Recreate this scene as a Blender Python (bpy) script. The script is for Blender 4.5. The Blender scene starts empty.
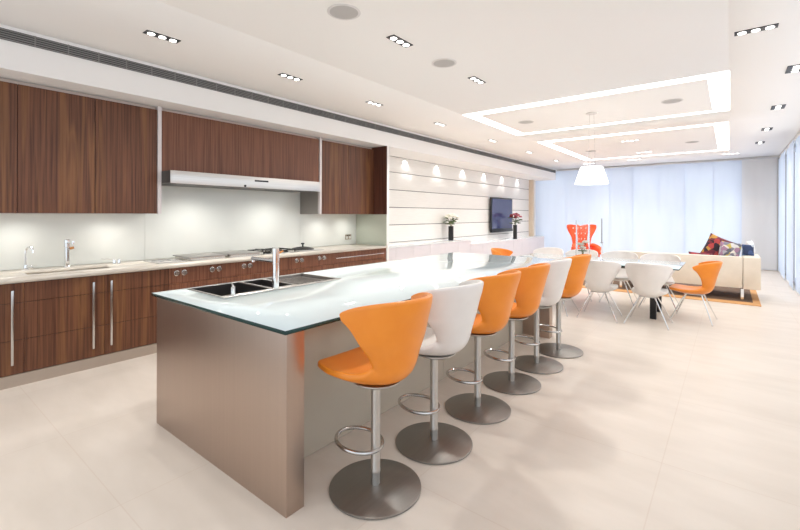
import bpy, bmesh, math, random
from math import sin, cos, pi, radians
from mathutils import Vector, Matrix
random.seed(7)
scene = bpy.context.scene
COL = scene.collection

# ------------------------------------------------------------------ materials
MATS = {}
def new_mat(name):
    m = bpy.data.materials.new(name); m.use_nodes = True
    nt = m.node_tree
    return m, nt, nt.nodes, nt.links, nt.nodes['Principled BSDF']

def P(name, col, rough=.5, metal=0.0, spec=.5, coat=0.0, emit=None, es=0.0, trans=0.0, ior=1.45):
    m, nt, N, L, b = new_mat(name)
    b.inputs['Base Color'].default_value = (*col, 1)
    b.inputs['Roughness'].default_value = rough
    b.inputs['Metallic'].default_value = metal
    b.inputs['Specular IOR Level'].default_value = spec
    b.inputs['Coat Weight'].default_value = coat
    b.inputs['Coat Roughness'].default_value = .15
    b.inputs['Transmission Weight'].default_value = trans
    b.inputs['IOR'].default_value = ior
    if emit:
        b.inputs['Emission Color'].default_value = (*emit, 1)
        b.inputs['Emission Strength'].default_value = es
    MATS[name] = m
    return m

def ramp(N, stops):
    r = N.new('ShaderNodeValToRGB')
    el = r.color_ramp.elements
    while len(el) < len(stops): el.new(.5)
    for e, (p, c) in zip(el, stops):
        e.position = p; e.color = (*c, 1)
    return r

def noisy(name, c0, c1, scale=(4, 4, 4), rough=.5, metal=0., detail=4, bump=0., spec=.5, coat=0., obj=False):
    """two-tone noise over the surface (object or world position)"""
    m, nt, N, L, b = new_mat(name)
    if obj:
        g = N.new('ShaderNodeTexCoord'); src = g.outputs['Object']
    else:
        g = N.new('ShaderNodeNewGeometry'); src = g.outputs['Position']
    mp = N.new('ShaderNodeMapping'); mp.inputs['Scale'].default_value = scale
    nz = N.new('ShaderNodeTexNoise'); nz.inputs['Scale'].default_value = 1; nz.inputs['Detail'].default_value = detail
    r = ramp(N, [(.3, c0), (.7, c1)])
    L.new(src, mp.inputs['Vector']); L.new(mp.outputs[0], nz.inputs['Vector'])
    L.new(nz.outputs['Fac'], r.inputs[0]); L.new(r.outputs[0], b.inputs['Base Color'])
    b.inputs['Roughness'].default_value = rough; b.inputs['Metallic'].default_value = metal
    b.inputs['Specular IOR Level'].default_value = spec; b.inputs['Coat Weight'].default_value = coat
    if bump:
        bp = N.new('ShaderNodeBump'); bp.inputs['Strength'].default_value = bump; bp.inputs['Distance'].default_value = .01
        L.new(nz.outputs['Fac'], bp.inputs['Height']); L.new(bp.outputs[0], b.inputs['Normal'])
    MATS[name] = m
    return m

def walnut(name, dark, mid, gold, fine=60., broad=9., goldamt=1.0, rough=.38):
    m, nt, N, L, b = new_mat(name)
    g = N.new('ShaderNodeNewGeometry')
    oi = N.new('ShaderNodeObjectInfo')
    off = N.new('ShaderNodeVectorMath'); off.operation = 'MULTIPLY'
    cv = N.new('ShaderNodeCombineXYZ')
    for i in range(3): L.new(oi.outputs['Random'], cv.inputs[i])
    L.new(cv.outputs[0], off.inputs[0]); off.inputs[1].default_value = (0, 9, 5)
    ad = N.new('ShaderNodeVectorMath'); L.new(g.outputs['Position'], ad.inputs[0]); L.new(off.outputs[0], ad.inputs[1])
    m1 = N.new('ShaderNodeMapping'); m1.inputs['Scale'].default_value = (fine, fine, 1.1)
    m2 = N.new('ShaderNodeMapping'); m2.inputs['Scale'].default_value = (broad, broad, .35)
    n1 = N.new('ShaderNodeTexNoise'); n1.inputs['Scale'].default_value = 1; n1.inputs['Detail'].default_value = 5; n1.inputs['Roughness'].default_value = .6
    n2 = N.new('ShaderNodeTexNoise'); n2.inputs['Scale'].default_value = 1; n2.inputs['Detail'].default_value = 3; n2.inputs['Distortion'].default_value = .6
    for mm, nn in ((m1, n1), (m2, n2)):
        L.new(ad.outputs[0], mm.inputs['Vector']); L.new(mm.outputs[0], nn.inputs['Vector'])
    r1 = ramp(N, [(.36, dark), (.60, mid)])
    L.new(n1.outputs['Fac'], r1.inputs[0])
    r2 = ramp(N, [(.53, (0, 0, 0)), (.62, (.75 * goldamt,) * 3), (.70, (.1 * goldamt,) * 3)])
    L.new(n2.outputs['Fac'], r2.inputs[0])
    mx = N.new('ShaderNodeMix'); mx.data_type = 'RGBA'
    L.new(r2.outputs[0], mx.inputs['Factor']); L.new(r1.outputs[0], mx.inputs[6]); mx.inputs[7].default_value = (*gold, 1)
    L.new(mx.outputs[2], b.inputs['Base Color'])
    b.inputs['Roughness'].default_value = rough
    b.inputs['Specular IOR Level'].default_value = .35
    MATS[name] = m
    return m

def emis(name, col, s):
    m = bpy.data.materials.new(name); m.use_nodes = True
    N = m.node_tree.nodes; N.clear()
    e = N.new('ShaderNodeEmission'); o = N.new('ShaderNodeOutputMaterial')
    e.inputs[0].default_value = (*col, 1); e.inputs[1].default_value = s
    m.node_tree.links.new(e.outputs[0], o.inputs[0])
    MATS[name] = m
    return m

def sheer(name, col, tfac):
    m = bpy.data.materials.new(name); m.use_nodes = True
    nt = m.node_tree; N = nt.nodes; L = nt.links; N.clear()
    o = N.new('ShaderNodeOutputMaterial'); d = N.new('ShaderNodeBsdfDiffuse'); t = N.new('ShaderNodeBsdfTranslucent')
    mx = N.new('ShaderNodeMixShader'); mx.inputs[0].default_value = tfac
    g = N.new('ShaderNodeNewGeometry'); mp = N.new('ShaderNodeMapping'); mp.inputs['Scale'].default_value = (3, 3, .5)
    nz = N.new('ShaderNodeTexNoise'); nz.inputs['Scale'].default_value = 1; nz.inputs['Detail'].default_value = 2
    r = ramp(N, [(.3, tuple(c * .93 for c in col)), (.7, col)])
    L.new(g.outputs['Position'], mp.inputs[0]); L.new(mp.outputs[0], nz.inputs['Vector']); L.new(nz.outputs['Fac'], r.inputs[0])
    L.new(r.outputs[0], d.inputs[0]); L.new(r.outputs[0], t.inputs[0])
    L.new(d.outputs[0], mx.inputs[1]); L.new(t.outputs[0], mx.inputs[2]); L.new(mx.outputs[0], o.inputs[0])
    MATS[name] = m
    return m

def tiles(name):
    m, nt, N, L, b = new_mat(name)
    g = N.new('ShaderNodeNewGeometry')
    mp = N.new('ShaderNodeMapping'); mp.inputs['Location'].default_value = (.31, .28, 0)
    br = N.new('ShaderNodeTexBrick'); br.offset = 0.0
    br.inputs['Scale'].default_value = 1.0; br.inputs['Brick Width'].default_value = 1.033; br.inputs['Row Height'].default_value = 1.05
    br.inputs['Mortar Size'].default_value = .004; br.inputs['Mortar Smooth'].default_value = .5
    br.inputs['Color1'].default_value = (.74, .67, .595, 1); br.inputs['Color2'].default_value = (.725, .655, .58, 1)
    br.inputs['Mortar'].default_value = (.69, .605, .525, 1)
    L.new(g.outputs['Position'], mp.inputs[0]); L.new(mp.outputs[0], br.inputs['Vector'])
    m2 = N.new('ShaderNodeMapping'); m2.inputs['Scale'].default_value = (1.1, 3.2, 1); m2.inputs['Rotation'].default_value = (0, 0, .5)
    nz = N.new('ShaderNodeTexNoise'); nz.inputs['Scale'].default_value = 1.6; nz.inputs['Detail'].default_value = 6
    L.new(g.outputs['Position'], m2.inputs[0]); L.new(m2.outputs[0], nz.inputs['Vector'])
    r = ramp(N, [(.3, (.90, .89, .875)), (.7, (1, 1, 1))]); L.new(nz.outputs['Fac'], r.inputs[0])
    mx = N.new('ShaderNodeMix'); mx.data_type = 'RGBA'; mx.blend_type = 'MULTIPLY'; mx.inputs['Factor'].default_value = 1
    L.new(br.outputs['Color'], mx.inputs[6]); L.new(r.outputs[0], mx.inputs[7]); L.new(mx.outputs[2], b.inputs['Base Color'])
    b.inputs['Roughness'].default_value = .34; b.inputs['Specular IOR Level'].default_value = .4
    MATS[name] = m
    return m

def brushed(name, col, rough, axis='z', var=.12):
    """brushed metal: fine streaks along one axis in roughness and colour"""
    m, nt, N, L, b = new_mat(name)
    g = N.new('ShaderNodeTexCoord')
    mp = N.new('ShaderNodeMapping'); s = [90, 90, 90]; s['xyz'.index(axis)] = 1.0; mp.inputs['Scale'].default_value = s
    nz = N.new('ShaderNodeTexNoise'); nz.inputs['Scale'].default_value = 1; nz.inputs['Detail'].default_value = 3
    L.new(g.outputs['Object'], mp.inputs[0]); L.new(mp.outputs[0], nz.inputs['Vector'])
    r = ramp(N, [(.3, tuple(c * (1 - var) for c in col)), (.7, tuple(min(1, c * (1 + var)) for c in col))])
    L.new(nz.outputs['Fac'], r.inputs[0]); L.new(r.outputs[0], b.inputs['Base Color'])
    b.inputs['Metallic'].default_value = 1; b.inputs['Roughness'].default_value = rough
    MATS[name] = m
    return m

def patchwork(name, cols, scale, warp=1.5):
    m, nt, N, L, b = new_mat(name)
    g = N.new('ShaderNodeTexCoord')
    mp = N.new('ShaderNodeMapping'); mp.inputs['Scale'].default_value = (scale,) * 3
    nz = N.new('ShaderNodeTexNoise'); nz.inputs['Scale'].default_value = .6; nz.inputs['Detail'].default_value = 1
    vm = N.new('ShaderNodeVectorMath'); vm.operation = 'MULTIPLY_ADD'; vm.inputs[1].default_value = (warp,) * 3
    v = N.new('ShaderNodeTexVoronoi'); v.inputs['Scale'].default_value = 1
    L.new(g.outputs['Object'], mp.inputs[0]); L.new(mp.outputs[0], nz.inputs['Vector'])
    L.new(nz.outputs['Color'], vm.inputs[0]); L.new(mp.outputs[0], vm.inputs[2]); L.new(vm.outputs[0], v.inputs['Vector'])
    sx = N.new('ShaderNodeSeparateColor'); L.new(v.outputs['Color'], sx.inputs[0])
    n = len(cols)
    r = ramp(N, [(i / n, c) for i, c in enumerate(cols)]); r.color_ramp.interpolation = 'CONSTANT'
    L.new(sx.outputs[0], r.inputs[0]); L.new(r.outputs[0], b.inputs['Base Color'])
    b.inputs['Roughness'].default_value = .8
    MATS[name] = m
    return m

tiles('floor')
P('ceiling', (.93, .905, .88), .9, spec=.2)
P('white_wall', (.82, .81, .79), .8, spec=.3)
P('rear_wall', (.62, .57, .52), .7)
P('bulkhead', (.88, .865, .85), .85, spec=.2)
P('filler', (.66, .58, .51), .7)
noisy('tv_wall', (.80, .78, .74), (.85, .835, .80), (4, 4, 130), .45, detail=2)
P('gap_dark', (.16, .15, .15), .8)
walnut('walnut', (.080, .029, .015), (.165, .067, .034), (.29, .135, .05), goldamt=.6)
walnut('walnut_red', (.115, .042, .024), (.225, .093, .052), (.27, .12, .065), fine=70, broad=12, goldamt=.4)
walnut('walnut_dark', (.06, .022, .014), (.11, .042, .027), (.13, .05, .03), goldamt=.4)
P('groove', (.02, .009, .006), .7)
noisy('stone', (.50, .45, .385), (.63, .585, .51), (9, 3, 9), .3)
P('splash_glass', (.755, .77, .725), .12, spec=.5)
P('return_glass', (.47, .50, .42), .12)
P('top_glass', (.73, .82, .825), .035, spec=.55)
P('glass_edge', (.012, .045, .04), .08)
P('island_glass', (.52, .475, .395), .12)
brushed('steel_panel', (.51, .405, .34), .36, 'z', .02)
brushed('steel', (.62, .60, .57), .28, 'y', .06)
brushed('steel_matt', (.60, .59, .57), .34, 'z', .06)
brushed('steel_disc', (.33, .32, .305), .42, 'x', .03)
P('steel_smooth', (.60, .59, .575), .22, 1)
P('chrome', (.80, .81, .82), .07, 1)
P('plinth', (.47, .40, .34), .45, .5)
P('dark_steel', (.10, .095, .09), .4, .7)
P('drain_steel', (.36, .34, .32), .35, .9)
P('bowl_steel', (.13, .12, .115), .3, .85)
P('black', (.012, .012, .014), .35)
P('black_iron', (.03, .028, .026), .5, .4)
P('copper_ref', (.75, .36, .14), .25, 1)
P('ceramic_hob', (.50, .48, .46), .12, .3)
P('hood_side', (.30, .275, .25), .5, .3)
P('end_strip', (.70, .64, .63), .4, .3)
P('lilac_unit', (.66, .63, .655), .35)
P('lilac_top', (.80, .82, .83), .1)
noisy('orange_leather', (.86, .26, .018), (.90, .29, .024), (9, 9, 9), .36, coat=.15, obj=True)
noisy('white_leather', (.80, .77, .74), (.84, .81, .78), (9, 9, 9), .36, coat=.15, obj=True)
noisy('cream_leather', (.76, .69, .585), (.82, .75, .645), (6, 6, 6), .5, obj=True)
P('red_felt', (.84, .115, .035), .75)
P('button', (.95, .82, .76), .4)
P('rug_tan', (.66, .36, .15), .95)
P('rug_brown_shade', (.16, .10, .065), .95)  # brown deepened to paint in the shade under the sofa
P('table_glass', (.72, .84, .90), .05, spec=.6)
P('clear_glass', (.95, .98, .98), .02, trans=1.0, ior=1.3)
P('petal_white', (.86, .83, .74), .6)
P('petal_red', (.20, .015, .02), .6)
P('petal_pink', (.55, .16, .2), .6)
noisy('leaf', (.05, .09, .03), (.12, .17, .06), (30, 30, 30), .6)
P('candle_grey', (.33, .33, .36), .6)
P('screen', (.05, .06, .15), .12, spec=.6, emit=(.10, .14, .34), es=.0)
P('bezel', (.015, .016, .022), .3)
P('grille_dark', (.05, .05, .05), .7)
P('grille_div', (.26, .255, .25), .5, .2)
P('grille_slat', (.13, .127, .125), .5, .2)
P('speaker_grey', (.50, .475, .455), .8)
P('speaker_rim', (.74, .71, .69), .8)
P('beige_strip', (.68, .57, .45), .6)
P('grey_trim', (.42, .42, .45), .5, .3)
P('rail', (.75, .76, .78), .5, .3)
P('brass_socket', (.40, .33, .25), .3, .9)
P('socket_plate', (.75, .73, .68), .4)
sheer('sheer_sky_tint', (.78, .855, .975), .37)  # blue of the sky behind is put into the fabric colour
sheer('sheer_side_sky_tint', (.74, .83, .96), .36)  # fabric tinted with sky blue as well
sheer('sheer_white', (.90, .895, .895), .36)
emis('coffer_light', (1.0, .975, .95), 5.5)
emis('lamp_glow', (1, .97, .93), 5)
emis('pendant_glow', (1, .95, .87), 3.2)
P('lamp_reflector', (.85, .85, .85), .2, 1)
patchwork('fabric_maroon', [(.16, .02, .035), (.13, .015, .04), (.02, .015, .02), (.50, .26, .05), (.42, .05, .05), (.16, .02, .035), (.03, .015, .03), (.14, .02, .04), (.2, .03, .05), (.16, .02, .035)], 13)
patchwork('fabric_grey', [(.42, .42, .46), (.62, .60, .58), (.12, .12, .15), (.35, .2, .3), (.5, .4, .1), (.4, .4, .45), (.7, .66, .6), (.2, .2, .25)], 16)
patchwork('fabric_blue', [(.06, .1, .24), (.12, .2, .36), (.03, .05, .12), (.5, .55, .6)], 9)
P('fabric_white', (.82, .80, .77), .85)

# ------------------------------------------------------------------ geometry
def catmull(pts, n):
    pts = [Vector(p) for p in pts]; out = []
    q = [pts[0] * 2 - pts[1]] + pts + [pts[-1] * 2 - pts[-2]]
    for i in range(1, len(q) - 2):
        for k in range(n):
            t = k / n
            a, b, c, d = q[i - 1], q[i], q[i + 1], q[i + 2]
            out.append(.5 * ((2 * b) + (c - a) * t + (2 * a - 5 * b + 4 * c - d) * t * t + (3 * b - a - 3 * c + d) * t ** 3))
    out.append(pts[-1])
    return out

class MB:
    def __init__(self): self.bm = bmesh.new()
    def _add(self, other, mi):
        for f in other.faces: f.material_index = mi
        me = bpy.data.meshes.new('tmp'); other.to_mesh(me); other.free()
        self.bm.from_mesh(me); bpy.data.meshes.remove(me)
    def box(self, x0, x1, y0, y1, z0, z1, mi=0, bevel=0., seg=2, rot=None, pivot=None):
        b = bmesh.new(); bmesh.ops.create_cube(b, size=1)
        for v in b.verts:
            v.co = Vector(((x0 + x1) / 2 + v.co.x * (x1 - x0), (y0 + y1) / 2 + v.co.y * (y1 - y0), (z0 + z1) / 2 + v.co.z * (z1 - z0)))
        if bevel: bmesh.ops.bevel(b, geom=list(b.edges), offset=bevel, segments=seg, affect='EDGES', profile=.6)
        if rot is not None:
            pv = Vector(pivot) if pivot else Vector(((x0 + x1) / 2, (y0 + y1) / 2, (z0 + z1) / 2))
            for v in b.verts: v.co = rot @ (v.co - pv) + pv
        self._add(b, mi); return self
    def lathe(self, prof, c=(0, 0, 0), seg=32, mi=0, axis=None):
        """prof: (r,z) pairs bottom to top; closes on the axis where r==0"""
        b = bmesh.new(); rings = []
        for r, z in prof:
            if r < 1e-6: rings.append([b.verts.new((0, 0, z))])
            else: rings.append([b.verts.new((r * cos(2 * pi * i / seg), r * sin(2 * pi * i / seg), z)) for i in range(seg)])
        for A, B in zip(rings, rings[1:]):
            for i in range(seg):
                j = (i + 1) % seg
                if len(A) == 1 and len(B) == 1: continue
                if len(A) == 1: b.faces.new((A[0], B[j], B[i]))
                elif len(B) == 1: b.faces.new((A[i], A[j], B[0]))
                else: b.faces.new((A[i], A[j], B[j], B[i]))
        M = Matrix.Translation(Vector(c))
        if axis is not None: M = M @ Vector((0, 0, 1)).rotation_difference(Vector(axis)).to_matrix().to_4x4()
        bmesh.ops.transform(b, matrix=M, verts=b.verts)
        bmesh.ops.recalc_face_normals(b, faces=b.faces)
        self._add(b, mi); return self
    def cyl(self, p0, p1, r, r1=None, seg=20, mi=0, chamfer=0.):
        p0, p1 = Vector(p0), Vector(p1); h = (p1 - p0).length; r1 = r if r1 is None else r1
        ch = chamfer
        prof = [(0, 0), (r - ch, 0)] + ([(r, ch)] if ch else []) + ([(r1, h - ch)] if ch else []) + [(r1 - ch, h), (0, h)]
        return self.lathe(prof, p0, seg, mi, (p1 - p0).normalized())
    def tube(self, pts, r, seg=10, mi=0, closed=False):
        pts = [Vector(p) for p in pts]; b = bmesh.new(); n = len(pts); rings = []
        up = None
        for i, p in enumerate(pts):
            if closed: t = (pts[(i + 1) % n] - pts[i - 1]).normalized()
            else: t = (pts[min(i + 1, n - 1)] - pts[max(i - 1, 0)]).normalized()
            if up is None:
                up = t.orthogonal().normalized()
            else:
                up = (up - t * up.dot(t)).normalized()
            w = t.cross(up); rr = r[i] if isinstance(r, (list, tuple)) else r
            rings.append([b.verts.new(p + (up * cos(2 * pi * k / seg) + w * sin(2 * pi * k / seg)) * rr) for k in range(seg)])
        for i in range(n if closed else n - 1):
            A, B = rings[i], rings[(i + 1) % n]
            for k in range(seg): b.faces.new((A[k], A[(k + 1) % seg], B[(k + 1) % seg], B[k]))
        if not closed:
            b.faces.new(rings[0][::-1]); b.faces.new(rings[-1])
        bmesh.ops.recalc_face_normals(b, faces=b.faces)
        self._add(b, mi); return self
    def slab(self, x0, x1, y0, y1, z0, z1, holes=(), mi=0, side_mi=None):
        """flat slab with rectangular through holes, one closed mesh"""
        xs = sorted({x0, x1, *[h[0] for h in holes], *[h[1] for h in holes]})
        ys = sorted({y0, y1, *[h[2] for h in holes], *[h[3] for h in holes]})
        side_mi = mi if side_mi is None else side_mi
        solid = lambda i, j: 0 <= i < len(xs) - 1 and 0 <= j < len(ys) - 1 and not any(
            h[0] - 1e-6 <= xs[i] and xs[i + 1] <= h[1] + 1e-6 and h[2] - 1e-6 <= ys[j] and ys[j + 1] <= h[3] + 1e-6 for h in holes)
        b = self.bm; V = {}
        def v(i, j, k):
            if (i, j, k) not in V: V[i, j, k] = b.verts.new((xs[i], ys[j], (z0, z1)[k]))
            return V[i, j, k]
        def face(vs, m):
            f = b.faces.new(vs); f.material_index = m
        for i in range(len(xs) - 1):
            for j in range(len(ys) - 1):
                if not solid(i, j): continue
                face((v(i, j, 1), v(i + 1, j, 1), v(i + 1, j + 1, 1), v(i, j + 1, 1)), mi)
                face((v(i, j, 0), v(i, j + 1, 0), v(i + 1, j + 1, 0), v(i + 1, j, 0)), mi)
                if not solid(i, j - 1): face((v(i, j, 0), v(i + 1, j, 0), v(i + 1, j, 1), v(i, j, 1)), side_mi)
                if not solid(i, j + 1): face((v(i + 1, j + 1, 0), v(i, j + 1, 0), v(i, j + 1, 1), v(i + 1, j + 1, 1)), side_mi)
                if not solid(i - 1, j): face((v(i, j + 1, 0), v(i, j, 0), v(i, j, 1), v(i, j + 1, 1)), side_mi)
                if not solid(i + 1, j): face((v(i + 1, j, 0), v(i + 1, j + 1, 0), v(i + 1, j + 1, 1), v(i + 1, j, 1)), side_mi)
        return self
    def sphere(self, c, r, seg=12, mi=0, scale=(1, 1, 1)):
        b = bmesh.new(); bmesh.ops.create_uvsphere(b, u_segments=seg, v_segments=max(6, seg // 2), radius=r)
        for v in b.verts: v.co = Vector((v.co.x * scale[0], v.co.y * scale[1], v.co.z * scale[2])) + Vector(c)
        self._add(b, mi); return self
    def open_box(self, x0, x1, y0, y1, z0, z1, t=.004, mi=0):
        """thin-walled tray open at the top"""
        self.box(x0, x1, y0, y1, z0, z0 + t, mi)
        self.box(x0, x0 + t, y0, y1, z0 + t, z1, mi); self.box(x1 - t, x1, y0, y1, z0 + t, z1, mi)
        self.box(x0 + t, x1 - t, y0, y0 + t, z0 + t, z1, mi); self.box(x0 + t, x1 - t, y1 - t, y1, z0 + t, z1, mi)
        return self
    def rotate(self, M):
        bmesh.ops.transform(self.bm, matrix=M, verts=self.bm.verts); return self
    def build(self, name, mats, parent=None, sharp=35, local=False, subsurf=0):
        b = self.bm
        if not isinstance(mats, (list, tuple)): mats = [mats]
        if local: o0 = Vector((0, 0, 0))
        elif parent is not None:
            q = parent; o0 = Vector((0, 0, 0))
            while q is not None: o0 += q.location; q = q.parent
        else:
            lo = Vector([min(v.co[i] for v in b.verts) for i in range(3)]); hi = Vector([max(v.co[i] for v in b.verts) for i in range(3)])
            o0 = Vector(((lo.x + hi.x) / 2, (lo.y + hi.y) / 2, lo.z))
        for v in b.verts: v.co -= o0
        for f in b.faces: f.smooth = True
        for e in b.edges:
            e.smooth = not (len(e.link_faces) != 2 or e.calc_face_angle(0) > radians(sharp))
        me = bpy.data.meshes.new(name); b.to_mesh(me); b.free()
        for m in mats: me.materials.append(MATS[m] if isinstance(m, str) else m)
        o = bpy.data.objects.new(name, me); COL.objects.link(o)
        if parent is None: o.location = o0
        else: o.parent = parent
        if subsurf:
            s = o.modifiers.new('Subdivision', 'SUBSURF'); s.levels = subsurf; s.render_levels = subsurf
        return o

def tag(o, label, cat, group=None):
    o['label'] = label; o['category'] = cat
    if group: o['group'] = group
    return o
def thing(name, loc, label, cat, group=None):
    o = bpy.data.objects.new(name, None); COL.objects.link(o); o.location = loc; o.empty_display_size = .1
    return tag(o, label, cat, group)
def struct(o):
    o['kind'] = 'structure'; return o
def copy_thing(src, label):
    r = src.copy(); COL.objects.link(r); r['label'] = label
    def rec(a, b):
        for ch in list(a.children):
            c = ch.copy(); COL.objects.link(c); c.parent = b
            rec(ch, c)
    rec(src, r)
    return r

# ------------------------------------------------------------------ dimensions (metres; x across the room, y along it)
XW, XR = -5.43, 1.0          # kitchen/television wall, side glazing
YN, YF = -2.6, 14.62         # wall behind the camera, far glazing
ZC = 3.0
FR = -4.68                   # front plane of base units and ceiling bulkhead
UP = -4.97                   # front plane of the wall units

# ------------------------------------------------------------------ shell
struct(MB().box(XW - .2, XR + .2, YN - .2, YF + .3, -.2, 0).build('floor', 'floor'))
C1 = (-3.28, -.005, 5.69, 7.86); C2 = (-3.25, -.02, 8.80, 12.62)
struct(MB().slab(XW - .2, XR + .2, YN - .2, YF + .3, ZC, ZC + .22, [C1, C2]).build('ceiling', 'ceiling'))
struct(MB().box(XW - .2, XW, YN, YF + .3, 0, ZC).build('wall_left', 'white_wall'))
bw_ = MB(); bw_.box(XW, XR, YN - .2, YN, 0, .25); bw_.box(XW, XR, YN - .2, YN, 2.93, ZC); bw_.box(XW, XW + .25, YN - .2, YN, .25, 2.93)
struct(bw_.build('wall_back', 'rear_wall'))
bw_ = MB(); bw_.box(XW + .25, XR, YN - .14, YN - .06, .25, .31); bw_.box(XW + .25, XR, YN - .14, YN - .06, 2.87, 2.93)
for x in (XW + .28, -3.6, -2.1, -.6, XR - .03): bw_.box(x - .03, x + .03, YN - .14, YN - .06, .31, 2.87)
struct(bw_.build('added_rear_window', 'grey_trim'))  # unseen window added behind the camera to brighten the ceiling
struct(MB().box(XR, XR + .2, YN, YF + .3, 2.93, ZC).box(XR, XR + .2, YN, 9.55, 0, 1.0).build('wall_right', 'white_wall'))
# bulkhead over the kitchen and television wall, with its soffit
struct(MB().box(XW + .001, FR, YN + .001, YF - .12, 2.64, ZC - .001).build('trim_2', 'bulkhead'))
# beam that closes the far end of the ceiling above the blinds
struct(MB().box(FR + .002, XR - .002, YF - .02, YF + .28, 2.965, ZC - .001).build('trim_3', 'white_wall'))

# far glazing: frame with mullions behind the blinds, and the solid corner
fw = MB(); fw.box(-5.42, .25, YF + .12, YF + .2, 0, .08); fw.box(-5.42, .25, YF + .12, YF + .2, 2.88, 2.96)
for x in (-5.38, -3.98, -2.58, -1.18, .22): fw.box(x - .03, x + .03, YF + .12, YF + .2, .08, 2.88)
struct(fw.build('window_1', 'grey_trim'))
sw = MB()
sw.box(XR + .06, XR + .14, 9.56, YF + .2, 0, .06); sw.box(XR + .06, XR + .14, YN + .01, 9.55, 1.001, 1.06); sw.box(XR + .06, XR + .14, YN + .01, YF + .2, 2.86, 2.92)
for y in (-2.5, -.8, .9, 2.6, 4.3, 6.0, 7.8, 9.6, 11.2, 12.8, 14.4): sw.box(XR + .06, XR + .14, y - .03, y + .03, 1.06 if y < 9.5 else .06, 2.86)
struct(sw.build('window_2', 'grey_trim'))  # bare stretch nearer than the blinds is unseen, added to light the room
struct(MB().box(.26, XR + .04, YF + .1, YF + .2, 0, 2.96).build('wall_far', 'white_wall'))
struct(MB().box(XR - .012, XR + .03, YF - .01, YF + .08, 0, ZC - .04).build('trim_4', 'grey_trim'))

# sheer panel blinds
def blind(p0, p1, z0, z1, mat, label, group, depth=0., n=24):
    p0, p1 = Vector((*p0, 0)), Vector((*p1, 0)); d = (p1 - p0); w = d.length; d.normalize(); nrm = Vector((-d.y, d.x, 0))
    c = (p0 + p1) / 2
    root = thing('panel_blind', (c.x, c.y, 0), label, 'blind', group)
    m = MB(); b = m.bm; cols = []
    ph = random.uniform(0, 6)
    for i in range(n + 1):
        t = i / n; row = []
        for k in range(3):
            q = p0 + d * (w * t) + nrm * (depth + .006 * sin(ph + t * 7) * (1 - k * .4))
            row.append(b.verts.new((q.x, q.y, z0 + .03 + (z1 - .03 - z0) * k / 2)))
        cols.append(row)
    for i in range(n):
        for k in range(2): b.faces.new((cols[i][k], cols[i + 1][k], cols[i + 1][k + 1], cols[i][k + 1]))
    m.build('fabric', mat, root)
    ang = math.atan2(d.y, d.x); R = Matrix.Rotation(ang, 3, 'Z')
    mid = (p0 + p1) / 2 + nrm * depth
    MB().box(mid.x - w / 2, mid.x + w / 2, mid.y - .008, mid.y + .008, z0, z0 + .03, rot=R, pivot=(mid.x, mid.y, z0)).build('bottom_rail', 'rail', root)
    return root
XB = [-5.13, -4.37, -3.67, -3.01, -2.37, -1.68, -1.04, -.37, .23, .985]
where = ['beside the television wall, first from the corner', 'behind the orange wing chair, to its left', 'directly behind the orange wing chair', 'just right of the orange wing chair',
         'behind the third far white chair', 'behind the left end of the cream sofa', 'behind the middle of the cream sofa', 'behind the patterned cushions on the sofa']
for i in range(8):
    blind((XB[i] - (.014 if i else .29), YF), (XB[i + 1] + .014, YF), .02, 2.94, 'sheer_sky_tint', 'backlit sheer panel blind with sky blue put into its colour, ' + where[i], 'sheer blinds along the far glazing', depth=-.03 if i % 2 else .0)
blind((XB[8] - .03, YF), (XB[9] - .03, YF), .02, 2.94, 'sheer_white', 'whitish panel blind without light behind it, filling the far corner', 'sheer blinds along the far glazing')
YB = [14.55, 13.43, 12.5, 11.66, 10.93, 10.3, 9.62]
rw = ['touching the far corner post', 'second from the far corner post', 'third from the far corner post', 'fourth from the far corner post', 'cut by the edge of the picture']
for i in range(5):
    blind((XR - .02, YB[i + 1] - .012), (XR - .02, YB[i] + (.0 if i == 0 else .012)), .02, 2.9, 'sheer_side_sky_tint', 'sheer panel blind with sky blue put into its colour, on the side glazing, ' + rw[i], 'sheer blinds along the side glazing', depth=.03 if i % 2 else .0)
tag(MB().box(-5.42, .97, YF - .055, YF - .02 + .045, 2.942, 2.962).build('curtain_track', 'rail'), 'slim pale track under the ceiling carrying the far blinds', 'curtain track')

# coffers: luminous recess around a flush centre panel
def coffer(r, inner, label):
    x0, x1, y0, y1 = r
    root = thing('coffer_light', ((x0 + x1) / 2, (y0 + y1) / 2, ZC), label, 'ceiling light', 'rectangular cove lights in the ceiling')
    MB().slab(x0 + .002, x1 - .002, y0 + .002, y1 - .002, ZC + .004, ZC + .03, [inner]).build('light_diffuser', 'coffer_light', root)
    i0, i1, j0, j1 = inner
    m = MB(); m.box(i0, i1, j0, j1, ZC, ZC + .066); m.box(i0 + .3, i1 - .3, j0 + .3, j1 - .3, ZC + .066, ZC + .2)
    m.build('centre_panel', 'ceiling', root)
I1 = (C1[0] + .19, C1[1] - .2, C1[2] + .195, C1[3] - .155); I2 = (C2[0] + .19, C2[1] - .2, C2[2] + .195, C2[3] - .155)
coffer(C1, I1, 'white glowing rectangular cove light with the pendant hanging from its middle')
coffer(C2, I2, 'white glowing rectangular cove light farther back, close to the far blinds')
struct(MB().box(-3.4, .1, 5.6, 12.7, ZC + .221, ZC + .25).build('trim_5', 'white_wall'))

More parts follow.
